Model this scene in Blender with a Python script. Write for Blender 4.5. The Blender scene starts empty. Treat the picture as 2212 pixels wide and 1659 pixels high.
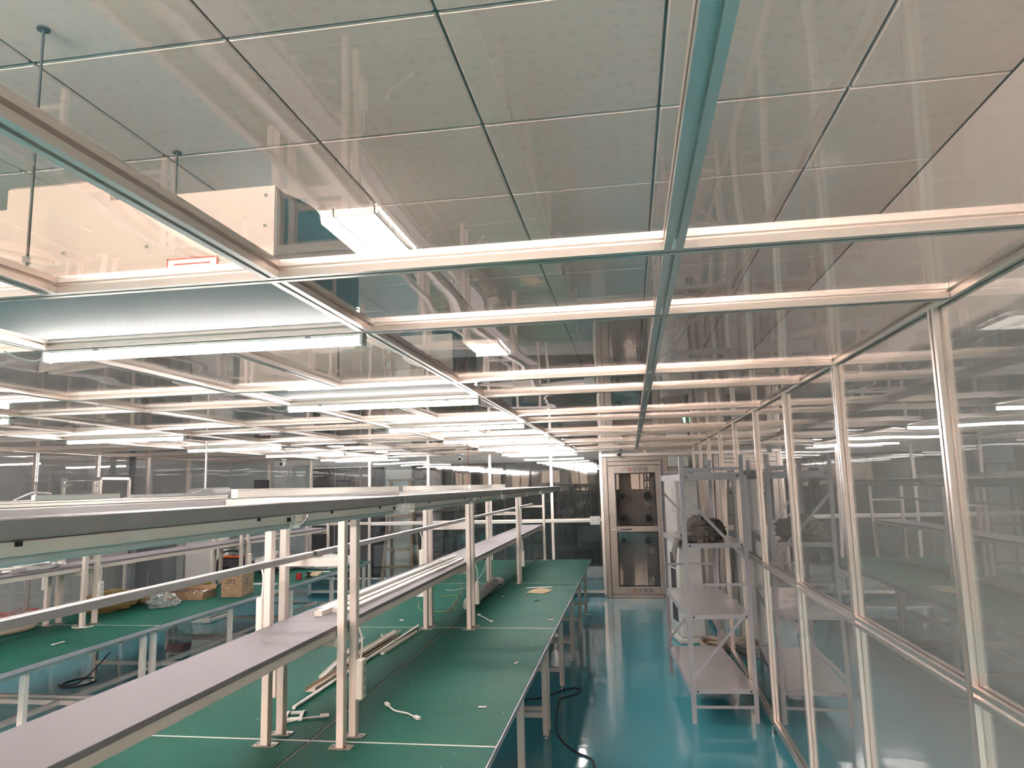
import bpy, bmesh, math, random
from mathutils import Vector, Matrix, noise
random.seed(7)
S = bpy.context.scene
COL = S.collection
PI = math.pi

# ------------------------------------------------------------------ materials
def new_mat(name):
    m = bpy.data.materials.new(name); m.use_nodes = True
    nt = m.node_tree; nt.nodes.clear()
    out = nt.nodes.new('ShaderNodeOutputMaterial')
    return m, nt, out
def N(nt, t, **kw):
    n = nt.nodes.new(t)
    for k, v in kw.items():
        if k in n.inputs: n.inputs[k].default_value = v
        else: setattr(n, k, v)
    return n
def c4(c): return (c[0], c[1], c[2], 1)
def pbr(name, col, rough=.5, metal=0., spec=.5, var=0., vscale=6., bump=0., bscale=40., coat=0., emit=None, estr=0.):
    m, nt, out = new_mat(name)
    b = N(nt, 'ShaderNodeBsdfPrincipled', Roughness=rough, Metallic=metal)
    b.inputs['Base Color'].default_value = c4(col)
    b.inputs['Specular IOR Level'].default_value = spec
    b.inputs['Coat Weight'].default_value = coat
    b.inputs['Coat Roughness'].default_value = .08
    if emit:
        b.inputs['Emission Color'].default_value = c4(emit); b.inputs['Emission Strength'].default_value = estr
    tc = N(nt, 'ShaderNodeTexCoord')
    if var > 0:
        nz = N(nt, 'ShaderNodeTexNoise', Scale=vscale, Detail=5., Roughness=.6)
        nt.links.new(tc.outputs['Object'], nz.inputs['Vector'])
        mx = N(nt, 'ShaderNodeMix', data_type='RGBA')
        lo = [max(0, c * (1 - var)) for c in col]; hi = [min(1, c * (1 + var)) for c in col]
        mx.inputs[6].default_value = c4(lo); mx.inputs[7].default_value = c4(hi)
        nt.links.new(nz.outputs['Fac'], mx.inputs[0]); nt.links.new(mx.outputs[2], b.inputs['Base Color'])
    if bump > 0:
        nb = N(nt, 'ShaderNodeTexNoise', Scale=bscale, Detail=3.)
        nt.links.new(tc.outputs['Object'], nb.inputs['Vector'])
        bp = N(nt, 'ShaderNodeBump', Strength=bump, Distance=.01)
        nt.links.new(nb.outputs['Fac'], bp.inputs['Height']); nt.links.new(bp.outputs['Normal'], b.inputs['Normal'])
    nt.links.new(b.outputs[0], out.inputs[0])
    return m
def glass(name, tint, f0=.04, haze=.03, hcol=(.5, .5, .48), wave=0., wscale=1.2, rough=.0):
    """thin clear sheet: tinted transmission, mirror reflection growing towards grazing angles, a little dust"""
    m, nt, out = new_mat(name)
    tr = N(nt, 'ShaderNodeBsdfTransparent'); tr.inputs[0].default_value = c4(tint)
    gl = N(nt, 'ShaderNodeBsdfGlossy', Roughness=rough); gl.inputs[0].default_value = (1, 1, 1, 1)
    df = N(nt, 'ShaderNodeBsdfDiffuse'); df.inputs[0].default_value = c4(hcol)
    lw = N(nt, 'ShaderNodeLayerWeight', Blend=.5)
    p = N(nt, 'ShaderNodeMath', operation='POWER'); p.inputs[1].default_value = 5.
    nt.links.new(lw.outputs['Facing'], p.inputs[0])
    ma = N(nt, 'ShaderNodeMath', operation='MULTIPLY_ADD'); ma.inputs[1].default_value = 1 - f0; ma.inputs[2].default_value = f0
    nt.links.new(p.outputs[0], ma.inputs[0])
    m1 = N(nt, 'ShaderNodeMixShader', Fac=haze); m2 = N(nt, 'ShaderNodeMixShader')
    nt.links.new(tr.outputs[0], m1.inputs[1]); nt.links.new(df.outputs[0], m1.inputs[2])
    nt.links.new(ma.outputs[0], m2.inputs[0]); nt.links.new(m1.outputs[0], m2.inputs[1]); nt.links.new(gl.outputs[0], m2.inputs[2])
    if wave > 0:
        tc = N(nt, 'ShaderNodeTexCoord'); nz = N(nt, 'ShaderNodeTexNoise', Scale=wscale, Detail=1.)
        nt.links.new(tc.outputs['Object'], nz.inputs['Vector'])
        bp = N(nt, 'ShaderNodeBump', Strength=wave, Distance=.1)
        nt.links.new(nz.outputs['Fac'], bp.inputs['Height']); nt.links.new(bp.outputs['Normal'], gl.inputs['Normal'])
    nt.links.new(m2.outputs[0], out.inputs[0])
    return m
def emis(name, col, s):
    m, nt, out = new_mat(name)
    e = N(nt, 'ShaderNodeEmission', Strength=s); e.inputs[0].default_value = c4(col)
    nt.links.new(e.outputs[0], out.inputs[0]); return m

LAMP, WIN, SKY_FILL, TROF = 42.0, 1.1, 92.0, 7.0
M = {}
M['alu'] = pbr('aluminium', (.90, .83, .775), .30, .85, var=.04, vscale=3)
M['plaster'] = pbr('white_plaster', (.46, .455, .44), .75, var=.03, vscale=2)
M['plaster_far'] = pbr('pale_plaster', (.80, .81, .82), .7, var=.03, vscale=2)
M['beige'] = pbr('beige_powder_coat', (.75, .665, .605), .45, var=.03)
M['rail'] = pbr('grey_rail', (.40, .39, .385), .42, .35, var=.03)
M['shelf'] = pbr('lilac_laminate', (.205, .19, .205), .5, var=.03, vscale=4)
M['edge'] = pbr('grey_edge_band', (.42, .42, .46), .4)
M['white'] = pbr('white_plastic', (.74, .72, .68), .4)
M['cream'] = pbr('cream_plastic', (.80, .76, .69), .4, var=.02)
M['tubeoff'] = pbr('frosted_tube', (.62, .66, .64), .25, var=.02)
M['black'] = pbr('black_plastic', (.015, .015, .017), .45)
M['dark'] = pbr('dark_slot', (.02, .022, .024), .6)
M['galv'] = pbr('galvanised_sheet', (.33, .315, .28), .5, .15, var=.08, vscale=30, bump=.03, bscale=60)
M['galvshade'] = pbr('shaded_galvanised_side', (.10, .11, .12), .5, .2)  # galvanised side with its shade put into the colour
M['steel'] = pbr('brushed_steel', (.36, .32, .285), .34, .9, var=.08, vscale=5)
M['chrome'] = pbr('chrome', (.8, .8, .8), .08, 1.)
M['card'] = pbr('cardboard', (.36, .22, .12), .8, var=.12, vscale=12)
M['cardlight'] = pbr('pale_cardboard', (.45, .34, .20), .8, var=.1, vscale=12)
M['print'] = pbr('dark_print', (.07, .05, .045), .7)
M['greyp'] = pbr('grey_powder_coat', (.42, .42, .45), .4, var=.03)
M['shelfgrey'] = pbr('glossy_grey_shelf', (.50, .48, .48), .14, var=.03)
M['cloth'] = pbr('dusty_grey_cloth', (.15, .14, .125), .9, var=.3, vscale=14, bump=.4, bscale=30)
M['blackcloth'] = pbr('black_fabric', (.012, .012, .014), .7, bump=.3, bscale=60)
M['orange'] = pbr('orange_plastic', (.65, .13, .03), .5)
M['yellow'] = pbr('yellow_plastic', (.62, .42, .04), .4)
M['sack'] = pbr('olive_yellow_sack', (.19, .135, .045), .85, var=.2, vscale=18, bump=.4, bscale=40)
M['red'] = pbr('red_plastic', (.34, .02, .02), .4)
M['redprint'] = pbr('red_lettering', (.36, .05, .03), .6)
M['blueprint'] = pbr('dark_blue_lettering', (.05, .06, .10), .6)
M['wood'] = pbr('old_wood', (.38, .25, .16), .65, var=.25, vscale=14)
M['purple'] = pbr('dark_purple_lacquer', (.022, .015, .024), .10, var=.1)
M['hose'] = pbr('beige_hose', (.48, .40, .31), .6, var=.1)
M['film'] = glass('plastic_film', (.97, .97, .97), .10, .60, (.85, .86, .84), .9, 25, .12)
M['wrap'] = glass('stretch_wrap', (.95, .95, .93), .07, .05, (.6, .58, .5), .8, 22, .08)
M['clearbag'] = glass('clear_bag', (.93, .95, .95), .09, .20, (.7, .75, .76), .8, 20, .1)
M['pane_top'] = glass('ceiling_sheet', (.985, .955, .945), .055, .07, (.72, .64, .60), .10, 1.1)
M['pane_side'] = glass('partition_sheet', (.965, .96, .955), .055, .08, (.60, .585, .57), .05, .9)
M['pane_far'] = glass('far_partition_sheet', (.95, .965, .96), .05, .03, (.40, .43, .43), .05, .8)
M['doorglass'] = glass('door_glass', (.80, .80, .80), .08, .02, (.3, .3, .3), .02, 1.)
M['darkglass'] = pbr('dark_window_glass', (.012, .017, .018), .04, 0, .6)
M['tube'] = emis('lit_tube', (1., .90, .865), LAMP)
M['trof'] = emis('lit_diffuser', (1., .99, .95), TROF)
M['daylight'] = emis('evening_daylight', (1., .72, .54), WIN)
M['skyfill'] = emis('added_sky_fill', (1., .765, .66), SKY_FILL)  # strong fill glow for the added transom panes
M['led'] = emis('green_led', (.1, 1., .35), 6.)
M['brown'] = pbr('dark_brown_frame', (.035, .024, .018), .45)
M['greenwire'] = pbr('yellow_green_wire', (.25, .33, .08), .5)
M['redwire'] = pbr('red_wire', (.40, .06, .05), .5)
M['cablegrey'] = pbr('dark_grey_cable', (.03, .035, .04), .5)

def m_floor():
    m, nt, out = new_mat('blue_epoxy')
    b = N(nt, 'ShaderNodeBsdfPrincipled', Roughness=.10)
    b.inputs['Specular IOR Level'].default_value = .55
    tc = N(nt, 'ShaderNodeTexCoord')
    nz = N(nt, 'ShaderNodeTexNoise', Scale=.9, Detail=6., Roughness=.6); nt.links.new(tc.outputs['Object'], nz.inputs['Vector'])
    mx = N(nt, 'ShaderNodeMix', data_type='RGBA')
    mx.inputs[6].default_value = (.075, .34, .42, 1); mx.inputs[7].default_value = (.11, .43, .51, 1)
    nt.links.new(nz.outputs['Fac'], mx.inputs[0]); nt.links.new(mx.outputs[2], b.inputs['Base Color'])
    n2 = N(nt, 'ShaderNodeTexNoise', Scale=5., Detail=2.); nt.links.new(tc.outputs['Object'], n2.inputs['Vector'])
    bp = N(nt, 'ShaderNodeBump', Strength=.10, Distance=.02)
    nt.links.new(n2.outputs['Fac'], bp.inputs['Height']); nt.links.new(bp.outputs['Normal'], b.inputs['Normal'])
    nt.links.new(b.outputs[0], out.inputs[0]); return m
M['floor'] = m_floor()
def m_green():
    m, nt, out = new_mat('green_bench_mat')
    b = N(nt, 'ShaderNodeBsdfPrincipled', Roughness=.5)
    b.inputs['IOR'].default_value = 1.12
    tc = N(nt, 'ShaderNodeTexCoord')
    nz = N(nt, 'ShaderNodeTexNoise', Scale=1.6, Detail=8., Roughness=.65); nt.links.new(tc.outputs['Object'], nz.inputs['Vector'])
    r = N(nt, 'ShaderNodeValToRGB'); r.color_ramp.elements[0].position = .3; r.color_ramp.elements[0].color = (.012, .094, .070, 1)
    r.color_ramp.elements[1].position = .75; r.color_ramp.elements[1].color = (.020, .128, .096, 1)
    nt.links.new(nz.outputs['Fac'], r.inputs[0])
    sp = N(nt, 'ShaderNodeTexNoise', Scale=55., Detail=2.); nt.links.new(tc.outputs['Object'], sp.inputs['Vector'])
    th = N(nt, 'ShaderNodeValToRGB'); th.color_ramp.elements[0].position = .735; th.color_ramp.elements[1].position = .76
    nt.links.new(sp.outputs['Fac'], th.inputs[0])
    mx = N(nt, 'ShaderNodeMix', data_type='RGBA'); mx.inputs[7].default_value = (.35, .45, .40, 1)
    nt.links.new(th.outputs[0], mx.inputs[0]); nt.links.new(r.outputs[0], mx.inputs[6]); nt.links.new(mx.outputs[2], b.inputs['Base Color'])
    nt.links.new(b.outputs[0], out.inputs[0]); return m
M['green'] = m_green()
def m_tile():
    m, nt, out = new_mat('mineral_tile')
    b = N(nt, 'ShaderNodeBsdfPrincipled', Roughness=.8)
    tc = N(nt, 'ShaderNodeTexCoord')
    v = N(nt, 'ShaderNodeTexVoronoi', Scale=17., Randomness=.45); nt.links.new(tc.outputs['Object'], v.inputs['Vector'])
    r = N(nt, 'ShaderNodeValToRGB'); r.color_ramp.elements[0].position = .05; r.color_ramp.elements[0].color = (.80, .695, .64, 1)
    r.color_ramp.elements[1].position = .3; r.color_ramp.elements[1].color = (.91, .795, .735, 1)
    nt.links.new(v.outputs['Distance'], r.inputs[0]); nt.links.new(r.outputs[0], b.inputs['Base Color'])
    nt.links.new(b.outputs[0], out.inputs[0]); return m
M['tile'] = m_tile()
def m_perf():
    m, nt, out = new_mat('perforated_plate')
    b = N(nt, 'ShaderNodeBsdfPrincipled', Roughness=.85)
    b.inputs['Specular IOR Level'].default_value = .05
    tc = N(nt, 'ShaderNodeTexCoord'); sx = N(nt, 'ShaderNodeSeparateXYZ'); nt.links.new(tc.outputs['Object'], sx.inputs[0])
    def wave(o, per):
        k = N(nt, 'ShaderNodeMath', operation='MULTIPLY'); k.inputs[1].default_value = 2 * PI / per
        nt.links.new(o, k.inputs[0]); s = N(nt, 'ShaderNodeMath', operation='SINE'); nt.links.new(k.outputs[0], s.inputs[0]); return s
    a = wave(sx.outputs['X'], .0088); c = wave(sx.outputs['Y'], .006)
    ad = N(nt, 'ShaderNodeMath', operation='MULTIPLY_ADD'); ad.inputs[1].default_value = .35
    nt.links.new(c.outputs[0], ad.inputs[0]); nt.links.new(a.outputs[0], ad.inputs[2])
    r = N(nt, 'ShaderNodeValToRGB'); r.color_ramp.elements[0].position = .35; r.color_ramp.elements[0].color = (.16, .165, .16, 1)
    r.color_ramp.elements[1].position = .85; r.color_ramp.elements[1].color = (.62, .62, .61, 1)
    nt.links.new(ad.outputs[0], r.inputs[0]); nt.links.new(r.outputs[0], b.inputs['Base Color'])
    nt.links.new(b.outputs[0], out.inputs[0]); return m
M['perf'] = m_perf()

# ------------------------------------------------------------------ mesh helpers
class MB:
    def __init__(s): s.v = []; s.f = []; s.smooth = set()
    def add(s, vs, fs, smooth=False):
        b = len(s.v); s.v += [tuple(v) for v in vs]
        for f in fs:
            if smooth: s.smooth.add(len(s.f))
            s.f.append(tuple(b + i for i in f))
        return s
    def box(s, x0, x1, y0, y1, z0, z1, mat=None):
        vs = [Vector((x, y, z)) for z in (z0, z1) for y in (y0, y1) for x in (x0, x1)]
        if mat: vs = [mat @ v for v in vs]
        return s.add(vs, [(0, 2, 3, 1), (4, 5, 7, 6), (0, 1, 5, 4), (2, 6, 7, 3), (0, 4, 6, 2), (1, 3, 7, 5)])
    def bev(s, x0, x1, y0, y1, z0, z1, r=.004, mat=None):
        """box with chamfered edges"""
        vs = []; 
        for z, k in ((z0, 1), (z0 + r, 0), (z1 - r, 0), (z1, 1)):
            a = r if k else 0
            pts = [(x0 + r, y0 + a), (x1 - r, y0 + a), (x1 - a, y0 + r), (x1 - a, y1 - r), (x1 - r, y1 - a), (x0 + r, y1 - a), (x0 + a, y1 - r), (x0 + a, y0 + r)]
            vs += [Vector((p[0], p[1], z)) for p in pts]
        if mat: vs = [mat @ v for v in vs]
        fs = [tuple(range(7, -1, -1)), tuple(range(24, 32))]
        for l in range(3):
            for i in range(8):
                j = (i + 1) % 8; fs.append((l * 8 + i, l * 8 + j, l * 8 + 8 + j, l * 8 + 8 + i))
        return s.add(vs, fs)
    def prism(s, poly, p0, p1, u, w):
        """extrude 2-D polygon (a*u + b*w) from p0 to p1"""
        p0, p1, u, w = Vector(p0), Vector(p1), Vector(u), Vector(w)
        n = len(poly); vs = [p0 + u * a + w * b for a, b in poly] + [p1 + u * a + w * b for a, b in poly]
        fs = [tuple(range(n)), tuple(range(2 * n - 1, n - 1, -1))]
        fs += [(i, i + n, (i + 1) % n + n, (i + 1) % n) for i in range(n)]
        return s.add(vs, fs)
    def cyl(s, p0, p1, r, n=12, r1=None, smooth=True, caps=True):
        p0, p1 = Vector(p0), Vector(p1); d = (p1 - p0).normalized()
        a = d.orthogonal().normalized(); b = d.cross(a); r1 = r if r1 is None else r1
        vs = [p0 + (a * math.cos(2 * PI * i / n) + b * math.sin(2 * PI * i / n)) * r for i in range(n)]
        vs += [p1 + (a * math.cos(2 * PI * i / n) + b * math.sin(2 * PI * i / n)) * r1 for i in range(n)]
        s.add(vs, [(i, (i + 1) % n, (i + 1) % n + n, i + n) for i in range(n)], smooth)
        if caps: s.add(vs, [tuple(range(n - 1, -1, -1)), tuple(range(n, 2 * n))])
        return s
    def tube(s, pts, r, n=8, sub=4):
        P = [Vector(p) for p in pts]
        if sub > 1 and len(P) > 2:
            Q = []
            for i in range(len(P) - 1):
                a, b, c, d = P[max(i - 1, 0)], P[i], P[i + 1], P[min(i + 2, len(P) - 1)]
                for k in range(sub):
                    t = k / sub
                    Q.append(.5 * (2 * b + (c - a) * t + (2 * a - 5 * b + 4 * c - d) * t * t + (3 * b - a - 3 * c + d) * t ** 3))
            Q.append(P[-1]); P = Q
        vs = []; up = None
        for i, p in enumerate(P):
            d = (P[min(i + 1, len(P) - 1)] - P[max(i - 1, 0)]).normalized()
            a = d.orthogonal().normalized() if up is None else (up - d * up.dot(d)).normalized()
            up = a; b = d.cross(a)
            vs += [p + (a * math.cos(2 * PI * k / n) + b * math.sin(2 * PI * k / n)) * r for k in range(n)]
        fs = [(i * n + k, i * n + (k + 1) % n, (i + 1) * n + (k + 1) % n, (i + 1) * n + k) for i in range(len(P) - 1) for k in range(n)]
        s.add(vs, fs, True); L = len(P) - 1
        return s.add(vs, [tuple(range(n - 1, -1, -1)), tuple(L * n + k for k in range(n))])
    def lathe(s, prof, c, axis='z', n=24):
        c = Vector(c); vs = []
        ax = {'z': lambda r, h, a: Vector((r * math.cos(a), r * math.sin(a), h)), 'y': lambda r, h, a: Vector((r * math.cos(a), h, r * math.sin(a))), 'x': lambda r, h, a: Vector((h, r * math.cos(a), r * math.sin(a)))}[axis]
        for r, h in prof: vs += [c + ax(r, h, 2 * PI * k / n) for k in range(n)]
        fs = [(i * n + k, i * n + (k + 1) % n, (i + 1) * n + (k + 1) % n, (i + 1) * n + k) for i in range(len(prof) - 1) for k in range(n)]
        return s.add(vs, fs, True)
    def blob(s, c, r, seed=0, amp=.3, freq=1.6, nu=28, nv=16, flat=True, crease=0.):
        c = Vector(c); vs = []; o = Vector((seed * 3.1, seed * 1.7, seed * .9))
        for i in range(nv + 1):
            th = PI * i / nv
            for k in range(nu):
                ph = 2 * PI * k / nu
                d = Vector((math.sin(th) * math.cos(ph), math.sin(th) * math.sin(ph), math.cos(th)))
                q = 1 + amp * noise.noise(d * freq + o) + amp * .5 * noise.noise(d * freq * 2.7 + o)
                if crease: q += crease * (abs(noise.noise(d * freq * 3.3 + o)) - .2)
                p = Vector((d.x * r[0] * q, d.y * r[1] * q, d.z * r[2] * q))
                if flat and p.z < -r[2] * .55: p.z = -r[2] * .55
                vs.append(c + p)
        fs = [(i * nu + k, i * nu + (k + 1) % nu, (i + 1) * nu + (k + 1) % nu, (i + 1) * nu + k) for i in range(nv) for k in range(nu)]
        return s.add(vs, fs, True)
    def build(s, name, mat, parent=None, kind=None, label=None):
        me = bpy.data.meshes.new(name); me.from_pydata(s.v, [], s.f)
        bm = bmesh.new(); bm.from_mesh(me); bmesh.ops.remove_doubles(bm, verts=bm.verts, dist=1e-6)
        bmesh.ops.recalc_face_normals(bm, faces=bm.faces); bm.to_mesh(me); bm.free()
        if s.smooth:
            for p in me.polygons: p.use_smooth = True
            me.set_sharp_from_angle(angle=math.radians(40))
        me.materials.append(M[mat] if isinstance(mat, str) else mat)
        o = bpy.data.objects.new(name, me); COL.objects.link(o)
        if parent: o.parent = parent
        if kind: o['kind'] = kind
        if label: o['label'] = label
        return o

def thing(name, label, cat, loc=(0, 0, 0), rz=0., group=None, kind=None):
    o = bpy.data.objects.new(name, None); COL.objects.link(o); o.empty_display_size = .1
    o.location = loc; o.rotation_euler = (0, 0, rz); o['label'] = label; o['category'] = cat
    if group: o['group'] = group
    if kind: o['kind'] = kind
    return o
def tag(o, label, cat, group=None):
    o['label'] = label; o['category'] = cat
    if group: o['group'] = group
    return o
def struct(name):
    o = bpy.data.objects.new(name, None); COL.objects.link(o); o['kind'] = 'structure'; return o
def kids(o): return [c for c in bpy.data.objects if c.parent == o]
def dup(root, loc, label=None, group=None):
    r = root.copy(); COL.objects.link(r); r.location = loc
    if label: r['label'] = label
    if group: r['group'] = group
    for ch in kids(root):
        c = ch.copy(); COL.objects.link(c); c.parent = r
        for g in kids(ch):
            d = g.copy(); COL.objects.link(d); d.parent = c
    return r
def slot_poly(w, h, sw=.011, sd=.012):
    """slotted aluminium extrusion cross-section centred on 0,0"""
    a, b, s = w / 2, h / 2, sw / 2
    return [(-a, -b), (-s, -b), (-s, -b + sd), (s, -b + sd), (s, -b), (a, -b), (a, -s), (a - sd, -s), (a - sd, s), (a, s), (a, b), (s, b), (s, b - sd), (-s, b - sd), (-s, b), (-a, b), (-a, s), (-a + sd, s), (-a + sd, -s), (-a, -s)]
P40 = slot_poly(.042, .044)
def ex(mb, axis, c, a, b, poly=P40):
    """extrusion along an axis; c = the two other coordinates"""
    if axis == 'x': mb.prism(poly, (a, c[0], c[1]), (b, c[0], c[1]), (0, 1, 0), (0, 0, 1))
    if axis == 'y': mb.prism(poly, (c[0], a, c[1]), (c[0], b, c[1]), (1, 0, 0), (0, 0, 1))
    if axis == 'z': mb.prism(poly, (c[0], c[1], a), (c[0], c[1], b), (1, 0, 0), (0, 1, 0))
    return mb

# ------------------------------------------------------------------ the room
XR, XL, YB, YF, ZT = 1.22, -7.35, -4.6, 14.35, 3.02      # outer room
PX, LX, PY, CZ = .955, -6.9, 11.87, 2.327                # clean booth: partitions and ceiling grid centre
MB().box(XL - .1, XR + .1, YB - .1, YF + .1, -.12, 0).build('floor', 'floor', kind='structure')
ce = MB().box(XL - .1, XR + .1, YB - .1, YF + .1, ZT + .012, ZT + .1)
ce.build('ceiling', 'dark', kind='structure')
troffers = [(-1.627, 2.904), (-1.627, 5.944)]
tl = MB(); px_, py_ = .592, .608
i0, j0 = -1.035, 1.688
for i in range(-11, 5):
    for j in range(-11, 22):
        x, y = i0 + i * px_, j0 + j * py_
        if y > YF or y < YB - .6 or x > XR or x < XL - .6: continue
        if any(abs(x - a) < .02 and abs(y - b) < .02 for a, b in troffers): continue
        x1, y1 = min(x + px_, XR - .001), min(y + py_, YF - .001); x, y = max(x, XL + .001), max(y, YB + .001)
        if x1 - x > .03 and y1 - y > .03: tl.bev(x + .004, x1 - .004, y + .004, y1 - .004, ZT, ZT + .012, .005)
tl.build('ceiling_tile', 'tile', parent=bpy.data.objects['ceiling'], kind='structure')
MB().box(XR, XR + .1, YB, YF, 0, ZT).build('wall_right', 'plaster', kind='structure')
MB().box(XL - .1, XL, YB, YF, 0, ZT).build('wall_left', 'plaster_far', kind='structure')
# far plaster wall with a dark double door and a run of dark windows
wf = MB()
for a, b, z0, z1 in ((XL, -6.55, 0, ZT), (-6.55, -4.92, 2.24, ZT), (-4.92, -4.36, 0, ZT), (-4.36, -.58, 0, .22), (-4.36, -.58, 2.24, ZT), (-.58, XR, 0, ZT)):
    wf.box(a, b, YF, YF + .1, z0, z1)
wf.build('wall_far', 'plaster_far', kind='structure')
d = struct('door_1')
for k in range(3):
    x0 = -6.55 + k * .543
    MB().bev(x0 + .01, x0 + .533, YF - .02, YF + .05, 0.01, 2.23, .01).build('door_leaf', 'purple', d)
MB().box(-5.5, -5.47, YF - .06, YF - .021, .95, 1.25).build('handle', 'chrome', d)
w = struct('window_1')
wr = MB()
for x in (-4.36, -3.42, -2.48, -1.54, -.62): wr.box(x, x + .04, YF - .03, YF + .06, .22, 2.24)
wr.box(-4.36, -.58, YF - .03, YF + .06, .22, .26).box(-4.36, -.58, YF - .03, YF + .06, 2.2, 2.24)
wr.build('window_frame', 'brown', w)
MB().box(-4.33, -.6, YF + .005, YF + .02, .25, 2.21).build('pane', 'darkglass', w)
# wall behind the camera: windows with evening light, plus transom panes added as fill
wb = MB(); wins = [(-6.9 + k * 1.15, -6.9 + k * 1.15 + .76) for k in range(7)]
wb.box(XL, XR, YB - .1, YB, 0, 1.45); wb.box(XL, XR, YB - .1, YB, 2.96, ZT)
ed = [XL] + [q for a in wins for q in a] + [XR]
for k in range(0, len(ed), 2): wb.box(ed[k], ed[k + 1], YB - .1, YB, 1.45, 2.96)
wb.build('wall_back', 'brown', kind='structure')
for k, (a, b) in enumerate(wins):
    w = struct('window_%d' % (k + 2))
    fr = MB()
    for x in (a, (a + b) / 2 - .02, b - .04): fr.box(x, x + .04, YB - .08, YB - .02, 1.45, 2.96)
    for z in (1.45, 2.32, 2.92): fr.box(a, b, YB - .08, YB - .02, z, z + .04)
    fr.build('window_frame', 'brown', w)
    MB().box(a, b, YB - .095, YB - .085, 1.45, 2.34).build('pane', 'daylight', w)
    MB().box(a, b, YB - .095, YB - .085, 2.3405, 2.96).build('added_transom_pane', 'skyfill', w)  # unseen upper panes, added to brighten the tiles and fan units

# ------------------------------------------------------------------ clean booth: ceiling grid and glazed partitions
near = [1.6 + 1.865 * k for k in range(-3, 6)]; far = [y + .635 for y in near]
TY = sorted(near + far)
gc = struct('glazed_ceiling')
for y in TY:
    if y < YB: continue
    ex(MB(), 'x', (y, CZ), LX, PX - .022).build('crossbar', 'alu', gc)
FX = {'A': (-2.02, -.83), 'B': (-5.15, -3.86)}
def bars(kind): return [-5.15, -3.86, -2.98, -2.02, -.83, .118] if kind == 'f' else [-5.15, -4.5, -3.86, -2.98, -2.02, -1.43, -.83, .118]
edges = [y for y in TY if y > YB]
pn = 0
for a, b in zip(edges[:-1] , edges[1:]):
    f = (b - a) < .8
    xs = bars('f' if f else 'n')
    for x in xs: ex(MB(), 'y', (x, CZ), a + .0215, b - .0215).build('long_bar', 'alu', gc)
    xx = [LX] + xs + [PX]
    for x0, x1 in zip(xx[:-1], xx[1:]):
        if f and a > 1 and (abs(x0 - FX['A'][0]) < .01 or (abs(x0 - FX['B'][0]) < .01 and a > 3)): continue
        MB().box(x0 + .016, x1 - .016, a + .016, b - .016, CZ - .003, CZ + .002).build('pane', 'pane_top', gc)
MB().box(LX, PX - .03, edges[-1] + .016, PY - .03, CZ - .003, CZ + .002).build('pane', 'pane_top', gc)

def foot(p, x, y, top):
    MB().cyl((x, y, 0), (x, y, .012), .028, 16).cyl((x, y, .012), (x, y, top), .007, 10).build('levelling_foot', 'chrome', p)
ZM, ZB = 1.18, .075
pr = struct('partition_right')
RY = [2.36 + 1.105 * k for k in range(-2, 9)]
ex(MB(), 'y', (PX, CZ), -1., PY).build('top_rail', 'alu', pr)
for y in RY: ex(MB(), 'z', (PX, y), .05, CZ - .0225).build('post', 'alu', pr); foot(pr, PX - .03, y, .06)
yy = RY + [PY - .02]
for a, b in zip(yy[:-1], yy[1:]):
    ex(MB(), 'y', (PX, ZM), a + .0215, b - .0215).build('mid_rail', 'alu', pr)
    ex(MB(), 'y', (PX, ZB), a + .0215, b - .0215).build('base_rail', 'alu', pr)
    MB().box(PX - .0025, PX + .0025, a + .016, b - .016, ZM + .016, CZ - .016).build('pane', 'pane_side', pr)
    MB().box(PX - .0025, PX + .0025, a + .016, b - .016, ZB + .016, ZM - .016).build('pane', 'pane_side', pr)
pf = struct('partition_far')
FXs = [-.45 - 1.0 * k for k in range(0, 6)] + [-6.2]
FXs = [-.455, -1.26, -2.275, -3.325, -4.35, -5.4, -6.17]
for x in FXs: ex(MB(), 'z', (x, PY), .05, CZ - .0225).build('post', 'alu', pf); foot(pf, x - .02, PY - .03, .06)
ex(MB(), 'x', (PY, CZ), LX, PX - .022).build('top_rail', 'alu', pf)
fx = FXs + [LX]
for b, a in zip(fx[:-1], fx[1:]):
    ex(MB(), 'x', (PY, 1.215), a + .0215, b - .0215).build('mid_rail', 'alu', pf)
    ex(MB(), 'x', (PY, .1), a + .0215, b - .0215).build('base_rail', 'alu', pf)
    MB().box(a + .016, b - .016, PY - .0025, PY + .0025, 1.23, CZ - .016).build('pane', 'pane_far', pf)
    MB().box(a + .016, b - .016, PY - .0025, PY + .0025, .115, 1.2).build('pane', 'pane_far', pf)
ex(MB(), 'x', (PY, 2.235), -.43, PX - .022).build('head_rail', 'alu', pf)
ex(MB(), 'z', (.26, PY), 2.258, CZ - .0225).build('post', 'alu', pf)
MB().box(-.44, PX - .03, PY - .0025, PY + .0025, 2.25, CZ - .016).build('pane', 'pane_far', pf)
pl = struct('partition_left')
LY = [7.6 - 1.0 * k for k in range(1, 4)][::-1] + [7.6, 8.62, 9.63, 10.63]
for y in LY: ex(MB(), 'z', (LX, y), .05, CZ - .0225).build('post', 'alu', pl)
ex(MB(), 'y', (LX, CZ), LY[0], PY).build('top_rail', 'alu', pl)
ly = LY + [PY - .02]
for a, b in zip(ly[:-1], ly[1:]):
    ex(MB(), 'y', (LX, .1), a + .0215, b - .0215).build('base_rail', 'alu', pl)
    MB().box(LX - .0025, LX + .0025, a + .016, b - .016, .115, CZ - .016).build('pane', 'pane_side', pl)

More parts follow.
